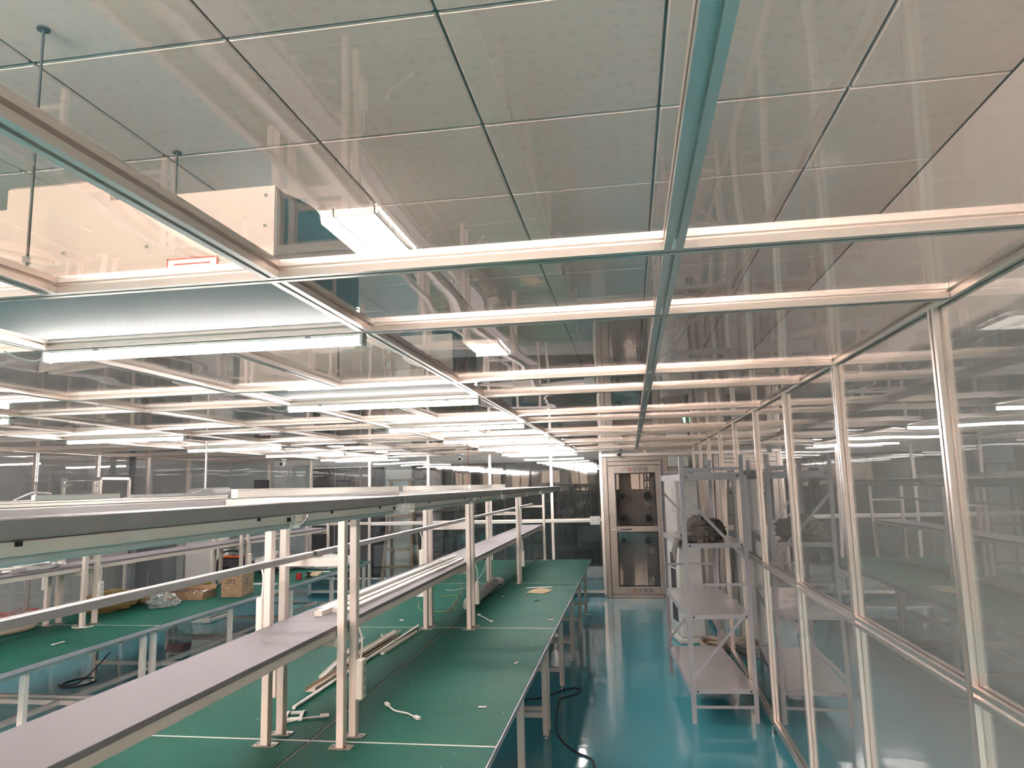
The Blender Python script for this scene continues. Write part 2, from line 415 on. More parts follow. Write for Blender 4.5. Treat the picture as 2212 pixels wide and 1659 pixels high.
# ------------------------------------------------------------------ fan filter units and tube lamps in the ceiling
def ffu():
    t = thing('fan_filter_unit', '', 'fan filter unit')
    hb = MB().box(0.0, 1.148, .03, .605, .027, .235).build('housing', 'galv', t)
    for x, z in ((1.125, .06), (1.125, .13), (1.125, .21), (.3, .10), (.56, .10), (.8, .10)):
        MB().cyl((x, .0299, z), (x, .026, z), .0045, 8).build('screw', 'chrome', hb)
    lb = MB().box(.86, 1.0, .0265, .029, .032, .062).build('warning_label', 'white', hb)
    MB().box(.86, 1.0, .0262, .0266, .058, .062).box(.86, .864, .0262, .0266, .032, .062).box(.996, 1.0, .0262, .0266, .032, .062).box(.88, .98, .0262, .0266, .044, .048).build('label_border', 'redprint', lb)
    MB().box(1.1481, 1.151, .035, .6, .03, .232).build('shaded_side', 'galvshade', t)  # dark sheet over the housing side, stands in for shade there
    MB().lathe([(.0, .075), (.13, .075), (.17, .05), (.18, 0)], (.955, .32, .2355), 'z', 28).build('blower_inlet', 'black', t)
    MB().bev(.25, .60, .15, .5, .2355, .36, .01).build('motor_cover', 'galv', t)
    MB().box(.012, 1.136, .03, .605, .012, .024).build('diffuser', 'perf', t)
    rim = MB().box(-.004, 1.152, .006, .03, .001, .026).box(-.004, 1.152, .605, .628, .001, .026).box(-.004, .012, .03, .605, .001, .026).box(1.136, 1.152, .03, .605, .001, .026)
    rim.build('rim', 'alu', t)
    return t
def lamp():
    t = thing('tube_lamp', '', 'lamp')
    MB().bev(0, 1.18, -.0188, .0188, -.014, 0, .003).build('housing', 'white', t)
    MB().prism([(math.cos(PI + a * PI / 8) * .0195, math.sin(PI + a * PI / 8) * .0245) for a in range(9)], (.012, 0, -.0142), (1.168, 0, -.0142), (0, 1, 0), (0, 0, 1)).build('tube', 'tube', t)
    for x in (0, 1.168): MB().bev(x, x + .012, -.0205, .0205, -.0395, -.001, .002).build('end_cap', 'white', t)
    for x in (.2, .98): MB().box(x, x + .02, -.0195, .0195, -.010, -.003).build('clip', 'chrome', t)
    MB().tube([(-.002, 0, -.012), (-.04, .0, -.03), (-.09, -.02, -.02), (-.12, -.05, .0)], .003).build('cord', 'white', t)
    return t
F0, L0 = ffu(), lamp()
ord_ = ['first', 'second', 'third', 'fourth', 'fifth', 'sixth']
first = True
for row, ks in (('A', range(0, 6)), ('B', range(1, 6))):
    xw = FX[row][1] - FX[row][0]
    for k in ks:
        y0 = near[3 + k]; x0 = FX[row][0] + .021 + (xw - 1.19) / 2 + .001
        lab = ('galvanised fan filter unit over the bench beside the aisle, %s from the camera' if row == 'A' else 'galvanised fan filter unit over the cluttered bench near the grey wall, %s from the camera') % ord_[k if row == 'A' else k - 1]
        lab2 = ('lit white tube lamp over the bench beside the aisle, %s from the camera' if row == 'A' else 'lit white tube lamp over the cluttered bench near the grey wall, %s from the camera') % ord_[k if row == 'A' else k - 1]
        lp = (x0 - .02, y0 + .635, CZ - .0235)
        if first:
            F0.location = (x0, y0, CZ); F0['label'] = lab; F0['group'] = 'ceiling fan filter units'
            L0.location = lp; L0['label'] = lab2; L0['group'] = 'ceiling tube lamps'; first = False
        else:
            dup(F0, (x0, y0, CZ), lab); dup(L0, lp, lab2)
for row, ks in (('A', (-2, -3)), ('B', (0, -1, -2, -3))):
    for k in ks:
        dup(L0, (FX[row][0] + .002, near[3 + k] + .635, CZ - .0235), 'lit white tube lamp behind the camera, seen only mirrored in the glass partitions' if k < 0 else 'lit white tube lamp over the bare end of the cluttered bench, beyond the picture edge')
# grid lights in the tile ceiling
for k, (x, y) in enumerate(troffers):
    t = thing('ceiling_light', 'square lit grid light in the tile ceiling %s' % ('just behind the nearer galvanised box' if k == 0 else 'farther off, seen through the clear ceiling sheets'), 'ceiling light', (x, y, ZT), 0, 'square grid ceiling lights')
    MB().box(.006, .586, .006, .602, .008, .011).build('diffuser', 'trof', t)
    lv = MB()
    for i in range(4):
        u = .006 + i * .1895; lv.box(u, u + .006, .006, .602, -.03, .007)
        v = .006 + i * .1945; lv.box(.006, .594, v, v + .006, -.03, .007)
    lv.build('louvre_grid', 'white', t)
# threaded rods that carry the grid
for lab, x, y in (('threaded steel rod dropping from tile ceiling in front of the nearest galvanised box', -1.47, 1.55), ('threaded steel rod dropping from tile ceiling just behind the nearest galvanised box', -1.56, 2.262), ('threaded steel rod holding the ceiling grid behind the first lamp', -1.43, 3.44)):
    t = thing('suspension_rod', lab, 'rod', (x, y, CZ + .023), 0, 'threaded rods above the clear ceiling')
    MB().cyl((0, 0, 0), (0, 0, ZT - CZ - .024), .0036, 10).build('rod', 'cablegrey', t)
    MB().cyl((0, 0, .03), (0, 0, .045), .011, 6, smooth=False).build('nut', 'chrome', t)
    MB().cyl((0, 0, ZT - CZ - .03), (0, 0, ZT - CZ - .0245), .016, 16).build('ceiling_plate', 'dark', t)
# security cameras
for lab, x, y in (('white dome security camera on the ceiling above the steel door', -.15, 11.35), ('white dome security camera on the ceiling over the far end of the aisle-side bench', -2.62, 11.2), ('white dome security camera on the ceiling by the grey wall', -5.55, 11.1)):
    t = thing('security_camera', lab, 'camera', (x, y, CZ - .004 if False else CZ - .0235), 0, 'dome security cameras')
    MB().lathe([(0, 0), (.055, 0), (.055, -.025), (.045, -.035), (0, -.035)], (0, 0, 0)).build('mount', 'white', t)
    hd = MB().lathe([(.001, .04), (.03, .034), (.045, .01), (.045, -.012), (.034, -.038), (.014, -.052), (.001, -.052)], (0, 0, -.072)).build('head', 'white', t)
    MB().lathe([(.001, -.012), (.018, -.012), (.022, 0), (.022, .012), (.001, .012)], (0, -.042, -.085), 'y').build('lens', 'black', hd)

# ------------------------------------------------------------------ assembly benches
ML = 2.43
def bench():
    t = thing('assembly_bench', '', 'workbench')
    # local frame: x = 0 on the bench centre line, y = 0..ML
    for s in (1, -1):
        a, b = (.003, .80) if s > 0 else (-.80, -.003)
        tp = MB().box(a, b, .003, ML - .003, .722, .748).build('tabletop', 'edge', t)
        MB().box(a + .002, b - .006, .006, ML - .006, .7482, .7505).build('green_mat', 'green', tp)
        for y in (.003, ML - .0058): MB().box(a, b, y, y + .0028, .748, .7508).build('edge_strip', 'white', tp)
        for y in (.062, ML / 2, ML - .062):
            lg = MB().bev(s * .71 - .02, s * .71 + .02, y - .02, y + .02, .03, .7215, .002).build('leg', 'beige', t)
            MB().cyl((s * .71, y, 0), (s * .71, y, .01), .024, 14).cyl((s * .71, y, .01), (s * .71, y, .03), .007, 10).build('levelling_foot', 'chrome', lg)
        MB().box(s * .71 - .0195, s * .71 + .0195, .083, ML / 2 - .021, .68, .7215).box(s * .71 - .0195, s * .71 + .0195, ML / 2 + .021, ML - .083, .68, .7215).build('apron', 'beige', t)
    for y in (.062, ML / 2, ML - .062):
        MB().box(-.689, .689, y - .018, y + .018, .15, .185).build('crossbar', 'beige', t)
    MB().box(-.018, .018, .081, ML / 2 - .019, .15, .185).box(-.018, .018, ML / 2 + .019, ML - .081, .15, .185).build('stretcher', 'beige', t)
    for y in (.068, ML - .068):
        for s in (1, -1):
            p = MB().bev(s * .165 - .0155, s * .165 + .0155, y - .02, y + .02, .7545, 1.7295, .002).build('post', 'beige', t)
            MB().box(s * .165 - .048, s * .165 + .048, y - .028, y + .028, .751, .7545).cyl((s * .165 - .036, y, .7545), (s * .165 - .036, y, .7585), .006, 8).cyl((s * .165 + .036, y, .7545), (s * .165 + .036, y, .7585), .006, 8).build('foot_plate', 'steel', p)
        MB().box(-.149, .149, y - .0145, y + .0145, 1.15, 1.186).build('shelf_bracket', 'beige', t)
        MB().box(-.149, .149, y - .0145, y + .0145, 1.478, 1.507).build('crossbar', 'beige', t)
        MB().box(-.37, .37, y - .015, y + .015, 1.73, 1.765).build('top_crossbar', 'beige', t)
    MB().bev(-.147, .147, .003, ML - .003, 1.2185, 1.236, .001).build('shelf_board', 'shelf', t)
    for s in (1, -1):
        MB().box(s * .134 - .012, s * .134 + .012, .09, ML - .09, 1.1875, 1.218).build('shelf_rail', 'beige', t)
        r = MB().bev(s * .39 - .018, s * .39 + .018, .03, ML - .03, 1.73, 1.766, .003).build('top_rail', 'rail', t)
        for y in (.0285, ML - .0298): MB().box(s * .39 - .014, s * .39 + .014, y, y + .0013, 1.734, 1.762).build('rail_opening', 'dark', r)
    r = MB().bev(-.014, .014, .02, ML - .02, 1.5085, 1.533, .002).build('hanging_rail', 'rail', t)
    MB().box(-.011, .011, .0185, .0198, 1.511, 1.53).build('rail_opening', 'dark', r)
    return t
B1X, B2X = -1.38, -4.57
YM = [.63 + ML * k for k in range(4)]
labs = {(0, 0): 'green-topped assembly bench closest to the camera, its bare lilac shelf running out of frame',
        (0, 1): 'green-topped assembly bench holding loose white trunking lengths and a white lead',
        (0, 2): 'green-topped assembly bench with a wrapped plastic roll lying behind its posts',
        (0, 3): 'green-topped assembly bench at the end of the aisle row, facing the steel door',
        (1, 1): 'green-topped assembly bench with an olive sack and a beige hose on it',
        (1, 2): 'green-topped assembly bench carrying the taped cardboard carton and open tray',
        (1, 3): 'green-topped assembly bench covered with sheets of clear film near the ladder'}
bn = None
for (r, k), lab in labs.items():
    loc = ((B1X, B2X)[r], YM[k], 0)
    if bn is None: bn = bench(); bn.location = loc; bn['label'] = lab; bn['group'] = 'rows of green assembly benches'
    else: dup(bn, loc, lab)
# unlit batten lights under the front top rail
def batten(L):
    t = thing('batten_light', '', 'lamp')
    MB().bev(-.017, .017, 0, L, -.024, 0, .002).build('housing', 'cream', t)
    MB().cyl((0, .012, -.0315), (0, L - .012, -.0315), .0085, 14).build('tube', 'tubeoff', t)
    for y in (0, L - .012): MB().bev(-.012, .012, y, y + .012, -.042, -.0245, .002).build('end_cap', 'cream', t)
    MB().box(.0171, .019, L - .05, L - .028, -.019, -.007).build('switch', 'black', t)
    for y in (.22, L - .22): MB().box(.0171, .021, y, y + .012, -.008, .0).build('clip', 'dark', t)
    MB().tube([(0, L + .001, -.014), (.02, L + .03, -.03), (.03, L + .06, -.005), (.0, L + .08, -.02), (-.01, L + .045, -.035), (.01, L + .02, -.008)], .0028).build('cord', 'white', t)
    return t
bl = {1.21: batten(1.21), .91: batten(.91)}; used = set()
wh = ['closest bench', 'bench with loose trunking', 'bench with the wrapped roll', 'last bench before the steel door']
for k in range(4):
    for L, o in ((1.21, .19), (.91, 1.44)):
        loc = (B1X + .39, YM[k] + o, 1.7285)
        lab = '%s unlit batten light under the top rail of the %s' % ('long' if L > 1 else 'short', wh[k])
        if L not in used: used.add(L); bl[L].location = loc; bl[L]['label'] = lab; bl[L]['group'] = 'unlit batten lights under the rails'
        else: dup(bl[L], loc, lab)
# cable trunking on the back top rail
for lab, x, y0, y1, h in (('thin cream cable trunking on the back rail of the closest bench', B1X - .39, .8, 3.0, .014),
                      ('cream cable trunking on the back rail of the bench with loose trunking', B1X - .39, 3.08, 5.42, .040),
                      ('cream cable trunking on the back rail of the bench with the wrapped roll', B1X - .39, 5.62, 7.82, .040),
                      ('cream cable trunking on the back rail of the bench before the steel door', B1X - .39, 7.98, 10.3, .040),
                      ('short grey-white cable trunking on the rail above the olive sack', B2X + .39, 4.6, 5.48, .036),
                      ('low white cable trunking on the rail above the cardboard carton', B2X + .39, 5.62, 7.85, .022)):
    t = thing('cable_trunking', lab, 'cable trunking', (x, y0, 1.7665), 0, 'cable trunking on the top rails')
    MB().bev(-.017, .017, 0, y1 - y0, 0, h, .003).build('channel', 'cream', t)
    MB().box(-.018, .018, .002, y1 - y0 - .002, h - .001, h + .003).build('lid', 'cream', t)
    MB().box(-.015, .015, y1 - y0 + .0002, y1 - y0 + .0015, .003, h - .003).build('open_end', 'dark', t)
# white conduit from the ceiling with arched cable
t = thing('conduit_pole', 'thin white conduit dropping from the ceiling to the rail over the cartons', 'conduit', (B2X + .39, 6.73, 1.7905))
MB().cyl((0, 0, .03), (0, 0, CZ - .0235 - 1.7905), .010, 12).build('pipe', 'white', t)
MB().tube([(0, -.2, .004), (0, -.13, .012), (0, -.05, .032), (0, 0, .038), (0, .05, .034), (0, .12, .014), (0, .18, .004)], .007).build('arched_cable', 'white', t)
tag(MB().tube([(B2X + .39, 4.44, 1.772), (B2X + .39, 4.52, 1.80), (B2X + .39, 4.6, 1.822), (B2X + .39, 4.68, 1.82), (B2X + .39, 4.76, 1.812)], .007).build('arched_cable', 'white'), 'arched white cable lying over the short trunking above the olive sack', 'cable')
# power strips on the posts
def strip():
    t = thing('power_strip', '', 'power strip')
    MB().bev(-.015, .015, -.026, .026, -.165, 0, .004).build('body', 'cream', t)
    for k in range(4):
        z = -.03 - k * .036
        s = MB().box(.0151, .0158, -.019, .019, z - .013, z + .013).build('socket', 'white', t)
        MB().box(.0159, .0162, -.009, -.005, z - .004, z + .004).box(.0159, .0162, .005, .009, z - .004, z + .004).box(.0159, .0162, -.002, .002, z + .005, z + .009).build('socket_hole', 'dark', s)
    MB().tube([(0, 0, 0), (.002, .003, .05), (0, .006, .09), (-.012, .002, .13)], .0045).build('cord', 'white', t)
    return t
ps = strip(); fst = True
for lab, x, y, z in (('white power strip hanging on the post closest to the camera over the green mat', B1X + .197, 3.128, 1.07),
                     ('white power strip on a post beside the wrapped plastic roll', B1X + .197, 5.568, 1.075),
                     ('white power strip on the post toward the steel door end', B1X + .197, 7.988, 1.085),
                     ('white power strip behind the closest post pair, above the lilac shelf', B1X - .197, 2.992, 1.35),
                     ('white power strip behind the closest post pair, below the lilac shelf', B1X - .197, 3.128, 1.07),
                     ('white power strip behind the second post pair, standing above the shelf', B1X - .197, 5.43, 1.33),
                     ('white power strip on the post above the olive sack', B2X + .197, 5.568, 1.085),
                     ('white power strip on the post above the tall carton', B2X + .197, 7.988, 1.085),
                     ('white power strip on the rear post behind the olive sack', B2X - .197, 5.43, 1.2)):
    if fst: ps.location = (x, y, z); ps['label'] = lab; ps['group'] = 'power strips on the bench posts'; fst = False
    else: dup(ps, (x, y, z), lab)

# ------------------------------------------------------------------ things on the aisle-side benches
G = .7522
def strip_channel(name, lab, cat, p0, p1, w, h, mat, z=G, grp=None, cap=True):
    """open U-shaped trunking length lying on the bench"""
    p0, p1 = Vector((p0[0], p0[1], z)), Vector((p1[0], p1[1], z)); d = (p1 - p0).normalized(); u = Vector((-d.y, d.x, 0))
    a, tt = w / 2, .002
    poly = [(-a, 0), (a, 0), (a, h), (a - tt, h), (a - tt, tt), (-a + tt, tt), (-a + tt, h), (-a, h)] if cap else [(-a, 0), (a, 0), (a, h), (a * .8, h * 1.12), (-a * .8, h * 1.12), (-a, h)]
    o = MB().prism(poly, p0, p1, u, (0, 0, 1)).build(name, mat)
    return tag(o, lab, cat, grp)
grp = 'loose trunking on the green mat'
strip_channel('trunking_length', 'widest beige open trunking length on the green mat', 'trunking', (-1.70, 3.76), (-1.68, 5.15), .055, .022, 'hose', grp=grp)
strip_channel('trunking_length', 'narrow white trunking length lying beside the widest beige one', 'trunking', (-1.752, 4.02), (-1.90, 5.05), .03, .014, 'white', grp=grp)
strip_channel('trunking_length', 'cream open trunking length stacked on top of the widest beige one', 'trunking', (-1.712, 4.25), (-1.69, 5.2), .04, .018, 'cream', z=G + .0235, grp=grp)
strip_channel('trunking_length', 'short cream trunking length lying past the end of the widest one', 'trunking', (-1.60, 4.60), (-1.575, 5.33), .028, .014, 'cream', grp=grp)
tag(MB().cyl((-1.648, 3.46, G + .009), (-1.628, 5.5, G + .009), .009, 14).build('white_rod', 'white'), 'long thin white rod lying along the green mat beside the trunking', 'rod')
t = thing('lamp_bracket', 'curved white plastic bracket lying between the two closest rear posts', 'bracket', (-1.60, 3.36, G), .25)
MB().prism([(-.07, 0), (-.05, .012), (0, .022), (.05, .012), (.07, 0), (.06, 0), (.045, .008), (0, .016), (-.045, .008), (-.06, 0)], (-.035, 0, .0), (-.02, 0, 0), (0, 1, 0), (0, 0, 1)).build('end_cheek', 'white', t)
MB().prism([(-.07, 0), (-.05, .012), (0, .022), (.05, .012), (.07, 0), (.06, 0), (.045, .008), (0, .016), (-.045, .008), (-.06, 0)], (.035, 0, .0), (.05, 0, 0), (0, 1, 0), (0, 0, 1)).build('end_cheek', 'white', t)
MB().box(-.0199, .0349, .03, .065, .0, .006).build('base', 'white', t)
MB().box(-.0199, .0349, -.065, -.03, .0, .006).build('base', 'white', t)
def lead(lab, pts, ends):
    t = thing('connector_lead', lab, 'lead', (0, 0, 0), 0, 'short white connector leads')
    MB().tube([(x, y, G + .004) for x, y in pts], .0035).build('wire', 'white', t)
    for i in ends:
        p, q = Vector((*pts[i], 0)), Vector((*pts[1 if i == 0 else -2], 0)); a = math.atan2(p.y - q.y, p.x - q.x)
        MB().bev(0, .04, -.009, .009, 0.0, .013, .002, Matrix.Translation((p.x, p.y, G)) @ Matrix.Rotation(a, 4, 'Z')).build('plug', 'white', t)
    return t
lead('white two-plug connector lead lying alone on the open green mat', [(-1.20, 3.545), (-1.149, 3.477), (-1.10, 3.45), (-1.068, 3.433), (-1.02, 3.385)], (0, -1))
lead('white lead with one plug beside the curved white bracket', [(-1.60, 3.22), (-1.568, 3.286), (-1.521, 3.334), (-1.467, 3.358)], (-1,))
lead('white two-plug connector lead lying near the wrapped plastic roll', [(-1.25, 5.97), (-1.186, 5.867), (-1.15, 5.79), (-1.115, 5.73)], (0, -1))
t = thing('trunking_clip', 'small white trunking clip on the green mat behind the shelf', 'clip', (-1.78, 5.15, G))
MB().box(-.016, .016, -.01, .01, 0, .003).box(-.016, -.013, -.01, .01, .003, .02).box(.013, .016, -.01, .01, .003, .02).build('bracket', 'white', t)
# trunking bundle on the lilac shelf
ZS = 1.2372
gs = 'white trunking lengths bundled on the shelf'
for i, (x, w, h, y0, y1, z, mat, what) in enumerate(((-1.445, .034, .016, 3.30, 5.55, ZS, 'white', 'outermost'), (-1.405, .036, .020, 3.18, 5.50, ZS, 'cream', 'foremost-ended'), (-1.362, .040, .018, 3.28, 5.6, ZS, 'white', 'wide middle'), (-1.316, .036, .014, 3.22, 5.58, ZS, 'white', 'aisle-side'))):
    strip_channel('trunking_length', '%s white trunking length in the bundle lying on the lilac shelf' % what, 'trunking', (x, y0), (x + .012, y1), w, h, mat, z, gs, cap=False)
strip_channel('trunking_length', 'top white trunking length resting over the others on the lilac shelf', 'trunking', (-1.39, 3.5), (-1.36, 5.62), .03, .012, 'white', ZS + .0235, gs, cap=False)
# wrapped roll, card, paper, wires
t = thing('plastic_roll', 'long roll of clear plastic film lying on the mat behind the posts', 'roll', (0, 0, 0))
rr = MB(); pts = [(-1.39, 6.10), (-1.40, 6.25), (-1.40, 6.6), (-1.41, 7.0), (-1.42, 7.45), (-1.425, 7.6)]
for i in range(len(pts) - 1):
    r0, r1 = (.03, .052, .05, .055, .056, .045)[i], (.052, .05, .055, .056, .045)[i]
    rr.cyl((pts[i][0], pts[i][1], G + .057), (pts[i + 1][0], pts[i + 1][1], G + .057), r0, 18, r1)
rr.build('film', 'film', t)
MB().cyl((-1.40, 6.2, G + .057), (-1.42, 7.55, G + .057), .032, 16).build('core', 'white', t)
MB().blob((-1.40, 7.55, G + .07), (.08, .05, .04), 3, .4, 2.2).build('crumpled_end', 'film', t)
def sheet(name, lab, cat, pts, z, th, mat, grp=None):
    n = len(pts); vs = [(p[0], p[1], z + (p[2] if len(p) > 2 else 0)) for p in pts]; vs += [(v[0], v[1], v[2] + th) for v in vs]
    o = MB().add(vs, [tuple(range(n)), tuple(range(2 * n - 1, n - 1, -1))] + [(i, (i + 1) % n, (i + 1) % n + n, i + n) for i in range(n)]).build(name, mat)
    return tag(o, lab, cat, grp)
sheet('cardboard_scrap', 'torn brown cardboard scrap on the open green mat', 'cardboard', [(-1.05, 7.22), (-.87, 7.16), (-.80, 7.40), (-.93, 7.46, .012), (-1.01, 7.44)], G, .003, 'cardlight')
tag(MB().tube([(-1.09, 7.50, G + .006), (-1.02, 7.53, G + .006), (-.93, 7.55, G + .006), (-.82, 7.56, G + .006)], .006).build('cable_tie', 'white'), 'bent white plastic strip lying behind the cardboard scrap', 'strip')
sheet('paper_sheet', 'white paper sheet on the mat behind the second post pair', 'paper', [(-2.09, 6.98), (-1.98, 6.98), (-1.99, 7.26), (-2.10, 7.26)], G, .001, 'white')
sheet('paper_sheet', 'white card lying between the third pair of posts', 'paper', [(-1.57, 8.14), (-1.45, 8.13), (-1.44, 8.29), (-1.58, 8.30)], G, .003, 'cream')
t = thing('wire_tangle', 'tangle of thin coloured wires on the mat behind the second posts', 'wires')
MB().tube([(-1.953, 6.624, G + .004), (-1.86, 6.3, G + .004), (-1.749, 6.148, G + .004), (-1.6, 6.12, G + .01), (-1.526, 6.2, G + .004), (-1.6, 6.5, G + .02), (-1.626, 6.7, G + .004), (-1.70, 7.0, G + .01), (-1.855, 6.95, G + .004)], .003).build('green_wire', 'greenwire', t)
MB().tube([(-2.06, 7.918, G + .004), (-1.98, 7.99, G + .02), (-1.91, 8.1, G + .006), (-1.8, 7.7, G + .01), (-1.7, 7.2, G + .004), (-1.62, 6.9, G + .02), (-1.58, 6.4, G + .004), (-1.6, 6.15, G + .004)], .0025).build('red_wire', 'redwire', t)
MB().tube([(-1.9, 7.4, G + .004), (-1.75, 7.3, G + .02), (-1.63, 7.5, G + .05), (-1.6, 7.9, G + .15), (-1.58, 8.0, G + .3)], .0025).build('white_wire', 'white', t)
gb = 'small white scraps on the green mats'
for i, (x, y, a, b, w, lab) in enumerate(((-.657, 5.805, .05, .012, .4, 'curled white plastic offcut near the aisle edge of the mat'), (-.711, 4.429, .035, .012, 1.2, 'small white plastic stub near the bench edge'), (-.742, 3.566, .04, .005, .1, 'thin white paper sliver near the bench edge'), (-1.841, 5.754, .03, .02, 0, 'small white square scrap behind the second post pair'), (-1.237, 6.974, .03, .02, .5, 'white crumb beside the wrapped plastic roll'), (-.883, 6.738, .05, .008, .3, 'dark sliver in front of the cardboard scrap'), (-4.08, 4.80, .11, .02, 1.5, 'white folded strip alone on the olive-sack bench'), (-4.39, 5.397, .03, .015, .2, 'white crumb by the seam near the olive sack'))):
    tag(MB().bev(-a / 2, a / 2, -b / 2, b / 2, 0, .006, .001, Matrix.Translation((x, y, G)) @ Matrix.Rotation(w, 4, 'Z')).build('offcut', 'black' if 'dark' in lab else 'white'), lab, 'scrap', gb)

# ------------------------------------------------------------------ things on the cluttered bench
def carton():
    t = thing('cardboard_carton', 'tall taped cardboard carton wrapped in clear film on the green bench', 'box', (-4.0, 7.08, G), .12)
    MB().bev(-.105, .105, -.15, .15, 0, .225, .004).build('box', 'card', t)
    MB().box(-.108, .108, -.153, .153, .002, .228).build('film', 'wrap', t)
    pm = MB()
    for u, zz, w_, h_ in ((-.05, .155, .022, .016), (-.02, .155, .022, .016), (.012, .155, .022, .016), (-.065, .135, .02, .008), (-.038, .135, .04, .008), (.012, .135, .03, .008), (-.03, .02, .06, .006)):
        pm.box(u, u + w_, -.1515, -.1502, zz, zz + h_)
    pm.build('printing', 'print', t)
    MB().box(.1052, .1056, -.05, -.01, .14, .17).box(.1052, .1056, -.05, -.0, .11, .116).build('side_printing', 'print', t)
    MB().box(-.03, .03, -.1518, .1518, .2252, .2258).build('tape', 'hose', t)
    return t
carton()
t = thing('open_tray', 'shallow open cardboard tray with torn flaps on the green bench', 'box', (-4.40, 6.88, G), .1)
tw, td, th = .20, .14, .075
MB().box(-tw, tw, -td, td, 0, .004).box(-tw, tw, -td, -td + .005, .004, th).box(-tw, tw, td - .005, td, .004, th).box(-tw, -tw + .005, -td + .005, td - .005, .004, th).box(tw - .005, tw, -td + .005, td - .005, .004, th).build('tray', 'card', t)
MB().add([(-tw, td, th), (tw, td, th), (tw - .02, td + .06, th + .03), (-tw + .06, td + .05, th + .02), (-tw, td, th + .003), (tw, td, th + .003), (tw - .02, td + .06, th + .033), (-tw + .06, td + .05, th + .023)], [(0, 1, 2, 3), (7, 6, 5, 4), (0, 4, 5, 1), (1, 5, 6, 2), (2, 6, 7, 3), (3, 7, 4, 0)]).build('flap', 'card', t)
MB().box(-tw - .002, tw + .002, -td - .002, td + .002, .003, th - .004).build('film', 'wrap', t)
tag(MB().blob((-4.34, 6.36, G + .0415), (.13, .14, .075), 11, .45, 2.4, crease=.35).build('plastic_bag', 'clearbag'), 'crumpled clear plastic bag on the green mat in front of the tray', 'bag')
t = thing('olive_sack', 'slumped olive yellow sack lying on the green bench', 'sack', (-4.80, 6.22, G + .0445))
MB().blob((.02, 0, .016), (.20, .27, .11), 5, .3, 1.8, crease=.12).build('body', 'sack', t)
MB().blob((.12, .33, -.02), (.06, .10, .035), 6, .3, 2.).build('tied_neck', 'sack', t)
tag(MB().blob((-5.03, 5.86, G + .022), (.10, .10, .035), 8, .35, 2.6, crease=.3).build('striped_bag', 'redprint'), 'crushed red plastic bag beside the olive sack', 'bag')
hz = thing('beige_hose', 'coil of thick beige hose lying on the green bench', 'hose')
MB().tube([(-4.97, 4.7, G + .028), (-4.80, 4.95, G + .028), (-4.74, 5.10, G + .028), (-4.73, 5.22, G + .028), (-4.75, 5.31, G + .03), (-4.80, 5.37, G + .034)], .026, 12).build('hose', 'hose', hz)
MB().tube([(-5.06, 4.9, G + .03), (-4.98, 5.05, G + .03), (-4.92, 5.2, G + .03), (-4.87, 5.32, G + .028), (-4.84, 5.345, G + .026)], .022, 12).build('return_loop', 'hose', hz)
tag(MB().lathe([(.03, 0), (.075, 0), (.075, .045), (.03, .045), (.03, 0)], (-4.86, 7.06, G), 'z', 28).build('tape_roll', 'white'), 'white tape roll standing behind the open cardboard tray', 'tape')
tag(MB().box(-.005, .005, -.22, .22, 0, .012, Matrix.Translation((-4.875, 7.80, G)) @ Matrix.Rotation(.1, 4, 'Z')).build('white_stick', 'white'), 'slim white stick lying behind the open tray', 'stick')
tag(MB().box(-.2, .2, -.005, .005, 0, .012, Matrix.Translation((-5.12, 7.05, G)) @ Matrix.Rotation(.15, 4, 'Z')).build('white_stick', 'white'), 'slim white stick lying behind the olive sack', 'stick')
tag(MB().bev(-.19, .19, -.016, .016, 0, .02, .003, Matrix.Translation((-4.14, 7.83, G))).build('trunking_length', 'white'), 'white trunking length lying across the seam behind the tall carton', 'trunking')
t = thing('tool_bag', 'black tool bag with an orange flap behind the tall carton', 'bag', (-5.02, 8.75, G))
MB().blob((0, 0, .089), (.26, .18, .16), 21, .22, 2., crease=.12).build('bag', 'blackcloth', t)
MB().bev(-.10, .17, -.11, .06, .222, .245, .006).build('orange_flap', 'orange', t)
MB().tube([(-.16, -.02, .19), (-.10, -.03, .29), (.10, -.03, .29), (.17, -.02, .19)], .012).build('handle', 'blackcloth', t)
t = thing('hand_tool', 'black hand tool with a yellow grip behind the bench rail', 'tool', (-4.98, 7.85, G + .001), .35)
MB().bev(-.14, .10, -.015, .015, .0, .05, .004).build('bar', 'black', t)
MB().bev(.1005, .19, -.018, .018, .0, .06, .008).build('grip', 'yellow', t)
t = thing('film_roll', 'heap of clear film sheeting spread over the end of the cluttered bench', 'plastic sheet', (-4.38, 9.45, G))
MB().blob((-.35, .0, .0785), (.34, .30, .14), 31, .25, 2.2, crease=.3).build('sheet', 'film', t)
MB().blob((.25, .1, .0615), (.36, .30, .11), 33, .25, 2.4, crease=.35).build('sheet', 'film', t)
for lab, x, y, s, sd in (('black rubber glove heap beside the film sheeting', -5.1, 9.12, .07, 41), ('small black cloth lump behind the tall carton', -4.62, 8.9, .08, 43)):
    tag(MB().blob((x, y, G + s * .44 + .001), (s * 1.6, s, s * .8), sd, .4, 2.5).build('black_cloth', 'blackcloth'), lab, 'cloth')
tag(MB().bev(-.03, .03, -.02, .02, 0, .075, .004, Matrix.Translation((-3.905, 8.28, G))).build('red_carton', 'red'), 'small dark red box near the bench edge by the film', 'box')
t = thing('black_pliers', 'black spring clamp standing near the bench edge by the red box', 'clamp', (-3.865, 8.46, G))
MB().prism([(-.045, 0), (.045, 0), (.012, .032), (.035, .065), (-.035, .065), (-.012, .032)], (0, -.012, 0), (0, .012, 0), (1, 0, 0), (0, 0, 1)).build('jaw', 'black', t)
sheet('cardboard_scrap', 'pale cardboard offcut beside the black clamp', 'cardboard', [(-3.98, 8.62), (-3.82, 8.60), (-3.83, 8.80, .03), (-3.97, 8.82, .03)], G, .004, 'cardlight')
